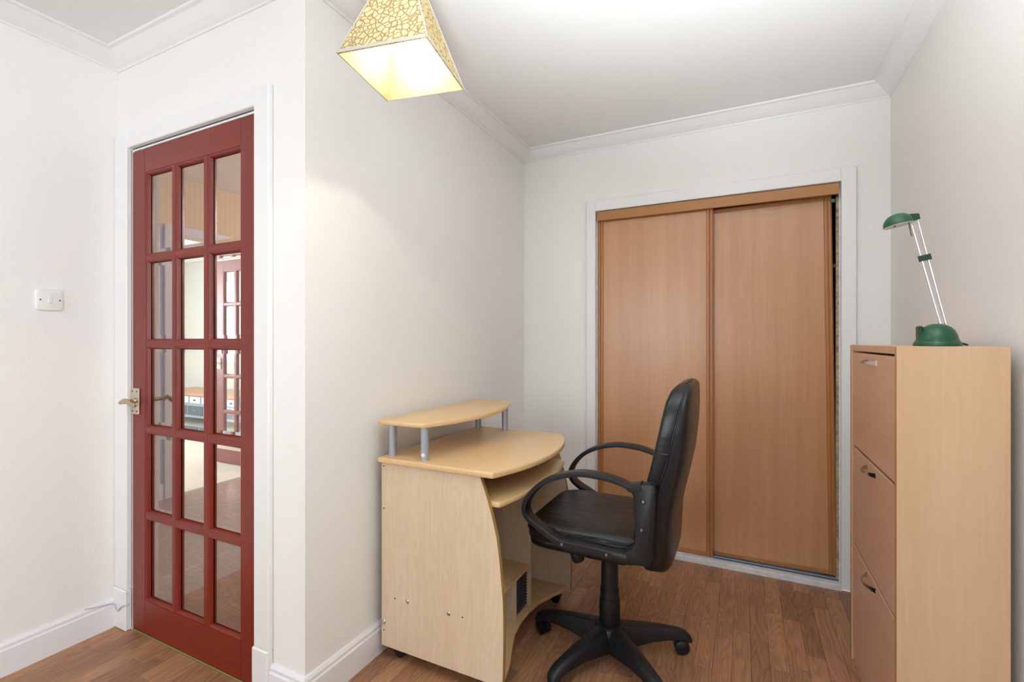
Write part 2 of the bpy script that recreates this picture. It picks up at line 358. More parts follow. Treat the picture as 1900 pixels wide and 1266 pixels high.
def skirting(name, i, a=None, b_=None):
    """wall i of PL; a / b_ cut an end square at that coordinate"""
    j = (i + 1) % 6; ax = 1 if i in (0, 2, 4) else 0
    rr = []
    for k, cut in ((i, a), (j, b_)):
        ring = []
        for d, z in skp:
            p = list(inset(d)[k])
            if cut is not None: p[ax] = cut
            ring.append((p[0], p[1], z))
        rr.append(ring)
    struct(name, loft(nb(), rr), M['skirt'])
skirting('baseboard_left', 0, None, 1.058)
def out_corner(): pass
skirting('baseboard_alcove', 2, None, None)
skirting('baseboard_right', 4)
skirting('baseboard_rear', 5)
skirting('baseboard_door', 1, -1.4215, None)
skirting('baseboard_back', 3, None, -.8515)
skirting('baseboard_back.001', 3, .4815, None)

# door surround: three architraves, two plinth blocks, lining
def trim(name, *boxes, mat='white', bev=.003):
    b = nb()
    for a in boxes: box(b, *a, bev)
    return struct(name, b, M[mat])
AY = YD - .019
AZ = 2.062
t7 = trim('trim_7', (XL + .002, DX0 - .004, AY, YD, .165, AZ))
trim('trim_8', (DX1 + .004, -1.421, AY, YD, .165, AZ))
trim('trim_9', (DX0 - .004, DX1 + .004, AY, YD, DZ + .004, AZ))
trim('trim_10', (XL + .002, DX0 - .001, AY - .006, YD, 0, .165), bev=.004)
trim('trim_11', (DX1 + .001, -1.421, AY - .006, YD, 0, .165), bev=.004)
trim('trim_12', (DX0 - .004, DX0 + .006, YD, YD + T, .0, DZ), (DX1 - .006, DX1 + .004, YD, YD + T, .0, DZ), (DX0 + .006, DX1 - .006, YD, YD + T, DZ - .008, DZ + .004), bev=0)
b = nb(); box(b, DX0 + .006, DX1 - .006, YD - .004, YD + T, -.01, .006, .002); struct('trim_13', b, plain('threshold_brass', (150, 140, 84), .4, .6))
# wardrobe surround
WY = YB - .026
trim('trim_14', (-.850, OX0, WY, YB, 0, 2.036))
trim('trim_15', (OX1, .481, WY, YB, 0, 2.036))
trim('trim_16', (OX0, OX1, WY, YB, OZ, 2.036))
trim('trim_17', (OX0, OX1, 2.735, YB + .075, -.01, .028), mat='worn')
trim('trim_18', (OX1 - .006, OX1 + .001, YB, YB + T, .028, OZ), (OX0 - .001, OX0 + .006, YB, YB + T, .028, OZ), (OX0 + .006, OX1 - .006, YB, YB + T, OZ - .006, OZ + .001), mat='worn', bev=0)
# a small worn steel strip runs down the right-hand lining
b = nb(); box(b, OX1 - .016, OX1 - .006, YB + .006, YB + .03, .03, 1.90); struct('trim_19', b, plain('brush_strip', (160, 148, 116), .7, var=.5, vscale=60))
# inside of the wardrobe
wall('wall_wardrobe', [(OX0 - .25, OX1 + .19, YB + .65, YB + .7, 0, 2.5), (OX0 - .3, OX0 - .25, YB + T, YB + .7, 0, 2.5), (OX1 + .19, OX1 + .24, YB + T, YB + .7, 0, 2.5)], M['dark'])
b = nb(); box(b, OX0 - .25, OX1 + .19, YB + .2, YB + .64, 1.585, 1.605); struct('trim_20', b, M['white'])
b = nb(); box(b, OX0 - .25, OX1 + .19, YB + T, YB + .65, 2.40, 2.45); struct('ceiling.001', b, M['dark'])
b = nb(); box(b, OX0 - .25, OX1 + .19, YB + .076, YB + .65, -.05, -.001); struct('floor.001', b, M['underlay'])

# ------------------------------------------------------------------ laminate floor, strip by strip
b = nb(); box(b, XL, XR, YR, YD, -.06, -.009); box(b, XA, XR, YD, 2.735, -.06, -.009)
floor = struct('floor', b, M['underlay'])
SW = .0635
fw = Vector((-math.sin(R(26.09)), math.cos(R(26.09)))); rt = Vector((math.cos(R(26.09)), math.sin(R(26.09))))
def inframe(x, y):
    d = x * fw.x + y * fw.y; xc = x * rt.x + y * rt.y
    if d < .3: return False
    px = 950 + 879.4 * xc / d; py = 633 + 879.4 * 1.2 / d
    return -30 < px < 1930 and py < 1300
meshes = {}
def plank_mesh(w, l):
    k = (round(w, 4), round(l, 4))
    if k not in meshes:
        t = nb(); g = .0002; c = .0008
        def ring(i, z): return [(-w / 2 + g + i, g + i, z), (w / 2 - g - i, g + i, z), (w / 2 - g - i, l - g - i, z), (-w / 2 + g + i, l - g - i, z)]
        loft(t, [ring(0, -.009), ring(0, -c), ring(c, 0)], True)
        me = bpy.data.meshes.new('plank'); t.to_mesh(me); t.free(); me.materials.append(M['plank']); meshes[k] = me
    return meshes[k]
LEN = [.28, .34, .40, .46, .52]
rest = nb(); nplank = 0
nx = int((XR - XL) / SW) + 1
for i in range(nx):
    x0 = XL + i * SW; x1 = min(x0 + SW, XR)
    if x1 - x0 < .006: continue
    xm = (x0 + x1) / 2
    yend = 2.735 if xm > XA - .02 else YD
    lo = XL if xm < XA else XA
    x0c = x0
    y = YR + random.choice((0, -.1, -.2, -.3)) 
    while y < yend - .002:
        l = random.choice(LEN); y1 = min(y + l, yend); ya = max(y, YR); 
        if yend - y1 < .05: y1 = yend
        if y1 - ya > .01:
            vis = any(inframe(xx, yy) for xx in (x0, x1) for yy in (ya, (ya + y1) / 2, y1)) and (xm > XA - .02 or y1 > .4) and xm < .5
            if x1 - x0 > .05 and vis:
                o = bpy.data.objects.new('plank', plank_mesh(x1 - x0, y1 - ya)); COL.objects.link(o); o.location = (xm, ya, 0); o.parent = floor; nplank += 1
            else:
                c = .0009; g = .0004
                loft(rest, [[(x0 + g, ya + g, -.009), (x1 - g, ya + g, -.009), (x1 - g, y1 - g, -.009), (x0 + g, y1 - g, -.009)],
                            [(x0 + g, ya + g, 0), (x1 - g, ya + g, 0), (x1 - g, y1 - g, 0), (x0 + g, y1 - g, 0)]])
        y = y1
obj('plank', rest, M['plank'], floor, kind='stuff')
print('planks', nplank)

# ------------------------------------------------------------------ glazed doors
def glazed_door(name, x0, x1, yf, z0, z1, ox, oz, thick=.04, hallside=True):
    """ox: list of openings in X, oz: in Z; front face at y = yf"""
    yb = yf + thick
    root = nb(); box(root, x0 + .01, x0 + .02, yf + .012, yb - .012, z0 + .01, z1 - .01)     # hidden core of the lock stile
    d = obj(name, root, M['mahog'], kind='structure')
    for a, c in ((x0, ox[0][0]), (ox[-1][1], x1)):
        b = nb(); box(b, a, c, yf, yb, z0, z1, .002); obj('stile', b, M['mahog'], d)
    for a, c in ((z0, oz[0][0]), (oz[-1][1], z1)):
        b = nb(); box(b, ox[0][0], ox[-1][1], yf + .0005, yb - .0005, a, c); obj('rail', b, M['mahogH'], d)
    for (a, c) in zip(ox, ox[1:]):
        b = nb(); box(b, a[1], c[0], yf + .001, yb - .001, oz[0][0], oz[-1][1], .001); obj('glazing_bar', b, M['mahog'], d)
    for (a, c) in zip(oz, oz[1:]):
        for e in ox:
            b = nb(); box(b, e[0], e[1], yf + .001, yb - .001, a[1], c[0], .001); obj('glazing_bar', b, M['mahogH'], d)
    for (a, c) in ox:
        for (e, g) in oz:
            b = nb()
            def rect(i, y): return [(a + i, y, e + i), (c - i, y, e + i), (c - i, y, g - i), (a + i, y, g - i)]
            for s, ys in ((1, yf), (-1, yb)):
                loft(b, [rect(.0, ys + s * .002), rect(.004, ys + s * .002), rect(.009, ys + s * .006), rect(.011, ys + s * .012), rect(.013, ys + s * .0155), rect(.0, ys + s * .0155)], cap=False, closed=True)
            obj('glazing_bead', b, M['mahog'], d, smooth=40)
            b = nb(); yg = yf + .0165
            loft(b, [rect(.003, yg + .007), rect(.003, yg + .0015), rect(.026, yg), ], True)
            obj('glass_pane', b, M['glass'], d)
    return d
OXS = [(-2.191, -2.001), (-1.984, -1.799), (-1.780, -1.587)]
OZS = [(.142, .481), (.497, .831), (.847, 1.180), (1.196, 1.530), (1.546, 1.888)]
d1 = glazed_door('door_1', DX0 + .007, DX1 - .007, YD - .002, .008, DZ - .012, OXS, OZS)
def lever(door, xc, zc, yface, s, dirx=1, mplate='plate'):
    b = nb(); ya, yb2 = sorted((yface, yface - s * .007)); box(b, xc - .028, xc + .028, ya, yb2, zc - .055, zc + .053, .003, 2)
    pl = obj('handle_plate', b, M[mplate], door)
    for dx in (-.016, .016):
        for dz in (-.042, .040):
            b = nb(); lathe(b, [(0, 0), (.0035, 0), (.0035, .0012), (0, .002)], (xc + dx, yface - s * .007, zc + dz), 10, (0, -s, 0)); obj('screw', b, M['steel'], pl, smooth=40)
    b = nb(); y = yface - s * .007
    pts = smooth_path([(xc, y, zc), (xc, y - s * .02, zc), (xc, y - s * .042, zc), (xc + dirx * .012, y - s * .053, zc), (xc + dirx * .040, y - s * .052, zc + .010), (xc + dirx * .068, y - s * .050, zc + .002), (xc + dirx * .092, y - s * .049, zc - .007), (xc + dirx * .108, y - s * .046, zc - .002)], 5)
    n = len(pts); rad = []
    for i in range(n):
        t = i / (n - 1); rad.append(.0095 - .0015 * math.sin(t * 3) if t < .5 else .0088 + .0022 * math.sin((t - .5) * 2 * math.pi) * .8 - .001)
    rad[-1] = .004
    tube(b, pts, rad, 14); lathe(b, [(.014, 0), (.014, .004), (.010, .008)], (xc, y, zc), 20, (0, -s, 0))
    obj('lever', b, M['brassy'], pl, smooth=50)
lever(d1, -2.254, .953, YD - .002, 1)
lever(d1, -2.250, .953, YD + .038, -1)
# hinge leaves on the right edge
b = nb()
for z in (.30, 1.05, 1.78): box(b, DX1 - .008, DX1 - .0065, YD - .006, YD + .004, z - .045, z + .045)
obj('hinge', b, M['steel'], d1)

# ------------------------------------------------------------------ hall and the room beyond it
HX = -3.95
wall('wall_hall_doorway', [(HX - T, HX, YD + T, 2.13, 0, 2.5), (HX - T, HX, 2.92, 4.5, 0, 2.5), (HX - T, HX, 2.13, 2.92, 2.02, 2.5)], M['stripe'])
wall('wall_hall_end', [(HX, XA - T, 4.5, 4.6, 0, 2.5)], M['hallwall'])
wall('wall_hall_right', [(XA - T - .01, XA - T, YB + T, 4.5, 0, 2.5)], M['hallwall'])
wall('wall_hall_front', [(HX - T, XL - T, YD, YD + T, 0, 2.5)], M['hallwall'])
b = nb(); box(b, HX - T, XA - T, YD + T, 4.5, 2.47, 2.55); struct('ceiling.002', b, M['ceil'])
b = nb(); box(b, HX, XA - T, YD + T, 4.5, -.06, 0); box(b, DX0, DX1, YD + .06, YD + T, -.06, -.011); struct('floor.002', b, M['hallfl'])
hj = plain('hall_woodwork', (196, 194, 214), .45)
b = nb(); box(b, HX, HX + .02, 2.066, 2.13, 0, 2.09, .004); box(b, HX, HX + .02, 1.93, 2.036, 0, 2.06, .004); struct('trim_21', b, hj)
b = nb(); box(b, HX, HX + .006, 2.036, 2.066, 0, 2.06); struct('trim_28', b, plain('hall_recess_shade', (128, 132, 164), .6))  # shadow of the recess put into the strip's blue-grey colour
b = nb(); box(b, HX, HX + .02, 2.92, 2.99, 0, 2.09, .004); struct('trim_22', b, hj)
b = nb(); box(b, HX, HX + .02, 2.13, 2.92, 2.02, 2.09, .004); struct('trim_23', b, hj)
b = nb(); box(b, HX - T, HX, 2.13, 2.15, 0, 2.02); box(b, HX - .06, HX - .045, 2.15, 2.162, 0, 2.0); struct('trim_24', b, plain('hall_jamb_shaded', (150, 152, 178), .5))  # darker than the other hall woodwork: the jamb's shade is in its colour
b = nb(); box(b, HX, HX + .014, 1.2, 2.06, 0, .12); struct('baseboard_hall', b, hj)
LX = -8.3
wall('wall_living_far', [(LX - T, LX, 0, .5, 0, 2.5), (LX - T, LX, 2.9, 4.75, 0, 2.5), (LX - T, LX, .5, 2.9, 0, .75), (LX - T, LX, .5, 2.9, 2.2, 2.5)], M['livwall'])
wall('wall_living_back', [(LX, HX - T, 4.65, 4.75, 0, 2.5)], M['livwall'])
wall('wall_living_front', [(LX, HX - T, 0, .1, 0, 2.5)], M['livwall'])
wall('wall_living_hall', [(HX - T - .01, HX - T, .1, 2.13, 0, 2.5), (HX - T - .01, HX - T, 2.92, 4.65, 0, 2.5), (HX - T - .01, HX - T, 2.13, 2.92, 2.02, 2.5)], M['livwall'])
b = nb(); box(b, LX, HX - T, .1, 4.65, 2.47, 2.55); struct('ceiling.003', b, M['ceil'])
b = nb(); box(b, LX, HX - .03, .1, 4.65, -.06, .004); struct('floor.003', b, M['carpet'])
b = nb(); box(b, LX, HX - T - .01, 4.634, 4.65, .004, .12); struct('baseboard_living', b, M['white'])
b = nb()
for a in ((.5, .56, .75, 2.2), (2.84, 2.9, .75, 2.2), (.56, 2.84, .75, .81), (.56, 2.84, 2.14, 2.2), (1.67, 1.73, .81, 2.14)): box(b, LX - .08, LX - .03, *a, .005)
w2 = struct('window_2', b, M['white'])
for a in ((.56, 1.67), (1.73, 2.84)):
    b = nb(); box(b, LX - .057, LX - .053, a[0], a[1], .81, 2.14); obj('glass_pane', b, M['winglass'], w2)
# second glazed door, standing open against the doorway
gx = [(-4.58, -4.405), (-4.385, -4.21), (-4.19, -4.10)]
d4 = glazed_door('door_4', -4.690, -4.02, 2.925, .012, 1.985, [(-4.575, -4.41), (-4.385, -4.22), (-4.195, -4.10)], [(.15, .50), (.516, .85), (.866, 1.20), (1.216, 1.55), (1.566, 1.885)])
lever(d4, -4.635, .98, 2.925, 1)

# ------------------------------------------------------------------ sliding wardrobe doors
def sliding(name, x0, x1, yf, z0, z1, lean=0):
    piv = Vector((x1, 0, z0))
    def rot(o):
        if not lean: return
        for v in o.data.vertices:
            dx, dz = v.co.x - piv.x, v.co.z - piv.z
            v.co.x -= dz * lean; v.co.z += dx * lean * 1.0
    b = nb(); box(b, x0 + .02, x1 - .02, yf + .004, yf + .018, z0 + .012, z1 - .012); d = struct(name, b, M['slideZ']); rot(d)
    for a, s in ((x0, 1), (x1, -1)):
        prof = [(a, yf + .022), (a, yf + .002), (a + s * .006, yf - .003), (a + s * .014, yf - .003), (a + s * .018, yf + .002), (a + s * .022, yf - .001), (a + s * .032, yf - .001), (a + s * .035, yf + .004), (a + s * .035, yf + .022)]
        b = nb(); prism(b, prof, 'Z', z0, z1); o = obj('stile', b, M['slideE'], d); rot(o)
    for a, c in ((z0, z0 + .022), (z1 - .022, z1)):
        b = nb(); box(b, x0 + .035, x1 - .035, yf + .001, yf + .022, a, c, .001); o = obj('rail', b, M['slideE'], d); rot(o)
    return d
sliding('door_2', OX0 + .006, -.150, YB + .004, .032, 1.93)
sliding('door_3', -.185, .414, YB + .038, .038, 1.925, .0125)
b = nb(); box(b, OX0 + .008, OX1 - .008, YB - .022, YB - .006, 1.912, OZ - .005, .002); struct('trim_25', b, M['pelmet'])
b = nb(); box(b, .385, .405, YB + .03, YB + .05, 1.885, 1.905, .002); struct('trim_26', b, M['steel'])
b = nb()
for y in (YB + .002, YB + .034, YB + .062): box(b, -.15, OX1 - .006, y, y + .0035, .028, .036)
struct('trim_27', b, plain('track_metal', (92, 118, 140), .3, .8))

# ------------------------------------------------------------------ computer desk
desk = thing('computer_desk', 'light beech computer desk on castors with raised monitor shelf, against the alcove wall', 'desk', (-.98, 1.745, 0))
Y0, Y1 = 1.395, 2.095
front = [(.05, -.719), (.12, -.717), (.20, -.716), (.279, -.716), (.34, -.718), (.402, -.724), (.47, -.731), (.542, -.741), (.60, -.756), (.653, -.772), (.70, -.789), (.742, -.806)]
def side_panel(ya, yb):
    b = nb(); poly = [(-1.233, .05)] + [(x, z) for z, x in front] + [(-1.233, .742)]
    prism(b, poly, 'Y', ya, yb); o = obj('side_panel', b, M['beechZ'], desk)
    # edge band on the curved front edge
    b = nb(); rings = []
    for z, x in front: rings.append([(x, ya + .0005, z), (x + .0018, ya + .0005, z), (x + .0018, yb - .0005, z), (x, yb - .0005, z)])
    loft(b, rings); obj('edge_band', b, M['edgeD'], o); return o
sp1 = side_panel(Y0, Y0 + .016); sp2 = side_panel(Y1 - .016, Y1)
def bowed(xb, xe, bulge, ya, yb, n=18, cut=.035, cx=.03):
    """plan outline with a bowed front edge; xe at the ends, bulge in the middle, clipped corners"""
    p = [(xb, ya)]
    p += [(xe - .012, ya), (xe - .004, ya + .003), (xe, ya + .012)]
    for i in range(1, n):
        t = i / n; y = ya + .012 + (yb - ya - .012 - cut) * t; p.append((xe + (bulge - xe) * (1 - (2 * t - 1) ** 2), y))
    p += [(xe, yb - cut), (xe - cx, yb - .008), (xe - cx * 2, yb), (xb, yb)]
    return p
b = nb(); prism(b, bowed(-1.236, -.742, -.668, 1.378, 2.115, cut=.05), 'Z', .742, .764, .006, 3); obj('desktop', b, M['beechY'], desk, smooth=30)
b = nb(); prism(b, bowed(-1.236, -1.026, -.945, 1.378, 2.108), 'Z', .886, .904, .006, 3); obj('monitor_shelf', b, M['beechY'], desk, smooth=30)
b = nb(); prism(b, bowed(-1.12, -.735, -.696, 1.412, 2.078), 'Z', .636, .656, .006, 3); obj('keyboard_tray', b, M['beechY'], desk, smooth=30)
for i, (x, y) in enumerate(((-1.200, 1.420), (-1.048, 1.415), (-1.200, 2.065), (-1.048, 2.062))):
    b = nb(); lathe(b, [(.0150, .764), (.0150, .886)], (x, y, 0), 24); po = obj('shelf_post', b, M['silver'], desk, smooth=50)
    if i == 1:
        b = nb(); lathe(b, [(0, 0), (.007, 0), (.007, .0012), (0, .0014)], (x + .0035, y - .0145, .786), 16, (.22, -.97, 0)); obj('sticker', b, M['plastic'], po, label='small round white sticker')
# base board with a recessed wavy front
wav = [(-1.225, Y0 + .016), (-.722, Y0 + .016), (-.730, 1.455), (-.742, 1.50), (-.772, 1.58), (-.800, 1.66), (-.812, 1.74), (-.812, 1.82), (-.800, 1.90), (-.770, 1.98), (-.745, 2.03), (-.733, Y1 - .016), (-1.225, Y1 - .016)]
b = nb(); prism(b, wav, 'Z', .052, .068, .002, 1); obj('base_board', b, M['beechY'], desk)
b = nb(); box(b, -1.215, -.822, 1.852, 1.868, .068, .6355, .001); obj('divider', b, M['beechZ'], desk)
b = nb(); box(b, -1.215, -.822, Y0 + .016, 1.852, .232, .246, .001); obj('tower_shelf', b, M['beechY'], desk)
b = nb(); box(b, -.900, -.826, 1.716, 1.730, .068, .232, .001); obj('partition', b, M['beechZ'], desk)
b = nb(); box(b, -1.226, -1.215, Y0 + .016, Y1 - .016, .30, .742); obj('back_panel', b, M['beechZ'], desk)
vg = nb(); box(vg, -.850, -.842, 1.7305, 1.8515, .072, .2315); vgo = obj('vent_grille', vg, M['blk'], desk, label='black slotted vent panel')
for k in range(12):
    z = .080 + k * .0125
    b = nb(); prism(b, [(-.842, z), (-.8335, z + .002), (-.8335, z + .0045), (-.842, z + .0085)], 'Y', 1.733, 1.849) if False else None
    b = nb(); loft(b, [[(-.8425, y, z), (-.834, y, z - .001), (-.834, y, z + .0025), (-.8425, y, z + .007)] for y in (1.733, 1.786)]); loft(b, [[(-.8425, y, z), (-.834, y, z - .001), (-.834, y, z + .0025), (-.8425, y, z + .007)] for y in (1.792, 1.849)])
    obj('vent_slat', b, M['slat'], vgo)
for x, z, r, kind in ((-1.111, .242, .0075, 'cap'), (-.931, .243, .0078, 'cap'), (-1.223, .139, .0095, 'cap'), (-1.169, .240, .003, 'hole'), (-.874, .245, .003, 'hole'), (-1.222, .109, .0028, 'hole'), (-1.222, .728, .0028, 'hole'), (-1.222, .568, .003, 'hole')):
    b = nb()
    if kind == 'cap':
        lathe(b, [(0, 0), (r, 0), (r, .001), (r * .8, .0024), (r * .35, .003), (0, .0018)], (x, Y0, z), 18, (0, -1, 0)); obj('screw', b, M['chrome'], sp1, smooth=40)
    else:
        lathe(b, [(0, 0), (r, 0), (r, .0004), (0, .0005)], (x, Y0, z), 12, (0, -1, 0)); obj('screw_hole', b, M['dark'], sp1)
for x, y in ((-1.170, 1.435), (-.770, 1.440), (-1.17, 2.05), (-.775, 2.045)):
    b = nb(); box(b, x - .018, x + .018, y - .014, y + .014, .046, .052); lathe(b, [(.016, 0), (.021, .002), (.021, .026), (.016, .028)], (x - .002, y - .014, .0222), 18, (0, 1, 0))
    loft(b, [[(x - .024, yy, .020), (x - .012, yy, .047), (x + .018, yy, .047), (x + .022, yy, .030)] for yy in (y - .017, y + .017)])
    obj('castor', b, M['rubber'], desk, smooth=40)

# ------------------------------------------------------------------ office chair (facing the desk, -X)
chair = thing('office_chair', 'black leather office swivel chair with looped plastic arms, facing the desk', 'chair', (-.46, 1.785, 0))
CX, CY = -.46, 1.785
# star base
b = nb(); lathe(b, [(.030, .045), (.052, .050), (.058, .075), (.058, .118), (.052, .127), (.042, .131), (.039, .131)], (CX, CY, 0), 28); obj('base_hub', b, M['blkd'], chair, smooth=40)
for k in range(5):
    a = R(30 + 72 * k); d = Vector((math.cos(a), math.sin(a), 0)); w = Vector((-d.y, d.x, 0)); rings = []
    for s, zt, zb, hw in ((.028, .128, .045, .038), (.055, .127, .046, .035), (.10, .123, .052, .030), (.16, .116, .061, .0265), (.22, .106, .064, .0245), (.265, .096, .061, .0235), (.292, .087, .054, .0235), (.309, .075, .048, .0215), (.318, .062, .047, .014)):
        c = Vector((CX, CY, 0)) + d * s
        rings.append([c + w * hw + Vector((0, 0, zb)), c + w * hw * .98 + Vector((0, 0, zb + (zt - zb) * .55)), c + w * hw * .72 + Vector((0, 0, zt - .003)), c + w * hw * .4 + Vector((0, 0, zt)),
                      c - w * hw * .4 + Vector((0, 0, zt)), c - w * hw * .72 + Vector((0, 0, zt - .003)), c - w * hw * .98 + Vector((0, 0, zb + (zt - zb) * .55)), c - w * hw + Vector((0, 0, zb))])
    b = nb(); loft(b, rings); obj('base_leg', b, M['blkd'], chair, smooth=50)
    c = Vector((CX, CY, 0)) + d * .296
    sw = R((200, 150, 330, 285, 20)[k]); cdv = Vector((math.cos(sw), math.sin(sw), 0)); ax = Vector((-cdv.y, cdv.x, 0)); wc = c + cdv * .014 + Vector((0, 0, .0265))
    b = nb(); tube(b, [c + Vector((0, 0, .03)), c + Vector((0, 0, .056))], .008, 12)
    hood = []
    for s in (-.006, .006):
        hood.append([wc + ax * s + (cdv * math.cos(t) + Vector((0, 0, 1)) * math.sin(t)) * .0285 for t in [R(-20 + 20 * i) for i in range(12)]])
    loft(b, hood); cs = obj('castor', b, M['rubber'], chair, smooth=50)
    for s in (-1, 1):
        b = nb(); lathe(b, [(0, 0), (.0245, 0), (.0265, .002), (.0265, .013), (.0215, .0165), (.006, .018), (0, .018)], wc + ax * s * .0065, 22, ax * s); obj('wheel', b, M['rubber'], cs, smooth=45)
# column
b = nb(); lathe(b, [(.036, .118), (.0395, .124), (.0385, .222), (.0380, .226), (.0355, .2265), (.0355, .258), (.0350, .2615), (.0322, .262), (.0318, .415)], (CX, CY, 0), 28); obj('gas_column', b, M['blk'], chair, smooth=40)
b = nb(); box(b, -.60, -.36, CY - .09, CY + .09, .405, .428, .005, 2); box(b, -.545, -.385, CY - .05, CY + .05, .375, .41, .01, 2); obj('seat_plate', b, M['blk'], chair, smooth=40)
b = nb(); lathe(b, [(.022, 0), (.024, .004), (.024, .036), (.020, .042), (.0, .042)], (-.555, 1.70, .382), 20, (-.25, -.2, .95)); obj('tension_knob', b, M['blk'], chair, smooth=40)
tube_b = nb(); tube(tube_b, smooth_path([(-.46, 1.86, .40), (-.47, 1.95, .398), (-.48, 2.02, .392)], 4), .005, 8); obj('height_lever', tube_b, M['blk'], chair, smooth=60)
# seat: base pan and cushion
def seatfn(p):
    # waterfall front, slightly dished
    u = p.x / .215; v = p.y / .222
    if p.z > 0: p.z -= .012 * max(0, 1 - u * u) * max(0, 1 - v * v) 
    p.z += (-.020 if u < -.5 else 0) * (abs(u) - .5) ** 2 * 4 * .25
    return p
b = nb(); superq(b, (-.508, 1.80, .508), (.222, .222, .052), .45, .28, 56, 28, seatfn); obj('seat', b, M['leatherS'], chair, smooth=60)
b = nb(); superq(b, (-.508, 1.80, .468), (.218, .216, .030), .5, .28, 48, 16); obj('seat_shell', b, M['leather'], chair, smooth=60)
b = nb(); n = 64; ring = []
for j in range(n):
    t = 2 * math.pi * j / n; c, s = math.cos(t), math.sin(t)
    ring.append((-.508 + .2235 * math.copysign(abs(c) ** .28, c), 1.80 + .2235 * math.copysign(abs(s) ** .28, s), .513))
tube(b, ring + [ring[0]], .0035, 6); obj('seat_piping', b, M['leather'], chair, smooth=60)
# backrest
fpts = [(.39, -.268), (.44, -.300), (.52, -.338), (.60, -.330), (.73, -.292), (.83, -.268), (.92, -.250), (1.0, -.233), (1.035, -.219), (1.052, -.203), (1.058, -.190)]
spts = [(.39, -.258), (.44, -.266), (.52, -.262), (.60, -.262), (.69, -.258), (.82, -.218), (.91, -.199), (1.0, -.180), (1.035, -.172), (1.058, -.170)]
rpts = [(.39, -.250), (.42, -.226), (.446, -.216), (.52, -.212), (.603, -.208), (.723, -.180), (.80, -.164), (.88, -.154), (.96, -.149), (1.014, -.149), (1.045, -.150), (1.058, -.158)]
wpts = [(.428, .165), (.440, .192), (.465, .208), (.52, .216), (.70, .224), (.85, .228), (.95, .222), (1.0, .206), (1.03, .186), (1.047, .160), (1.058, .115)]
zs = [.428, .433, .44, .452, .468, .50, .55, .60, .65, .70, .75, .80, .85, .90, .94, .97, 1.0, 1.018, 1.032, 1.043, 1.051, 1.058]
def back_part(fa, fb, kf, kb, kd, dw):
    """section between two profiles: front face bulging by kf, rear by kb"""
    rings = []
    for z in zs:
        w = lerp_profile(wpts, z) - dw; xa, xb = lerp_profile(fa, z), lerp_profile(fb, z); xm = xa * (1 - kf) + xb * kf; ring = []
        for j in range(56):
            t = 2 * math.pi * j / 56; c, s = math.cos(t), math.sin(t)
            ey, ex = (kb if c >= 0 else kd)
            y = w * math.copysign(abs(s) ** ey, s)
            x = xm + (xb - xm) * abs(c) ** ex if c >= 0 else xm - (xm - xa) * abs(c) ** ex
            ring.append((x, 1.80 + y, z))
        rings.append(ring)
    return loft(nb(), rings)
obj('backrest', back_part(fpts, spts, .6, (.12, .12), (.22, .34), 0), M['leather'], chair, smooth=60)
sb = [(z, x - .004) for z, x in spts]
obj('back_shell', back_part(sb, rpts, .12, (.5, .62), (.1, .1), .002), M['leather'], chair, smooth=60)
for s in (-1, 1):
    b = nb(); tube(b, smooth_path([(lerp_profile(spts, z), 1.80 + s * (lerp_profile(wpts, z) + .0005), z) for z in (.45, .50, .60, .70, .80, .90, 1.0, 1.03)], 3), .0032, 6); obj('back_piping', b, M['leather'], chair, smooth=60)
# stitched band across the upper part of the back
b = nb(); zsm = .838; w_, f_, s_ = lerp_profile(wpts, zsm), lerp_profile(fpts, zsm), lerp_profile(spts, zsm)
pts = [(s_ - .002, 1.80 - w_, zsm), (f_ + .020, 1.80 - w_, zsm), (f_ + .006, 1.80 - w_ * .975, zsm)] + [(f_ + .0004, 1.80 + w_ * t, zsm) for t in (-.9, -.5, 0, .5, .9)] + [(f_ + .006, 1.80 + w_ * .975, zsm), (f_ + .020, 1.80 + w_, zsm), (s_ - .002, 1.80 + w_, zsm)]
tube(b, pts, .0026, 6); obj('back_seam', b, M['leather'], chair, smooth=60)
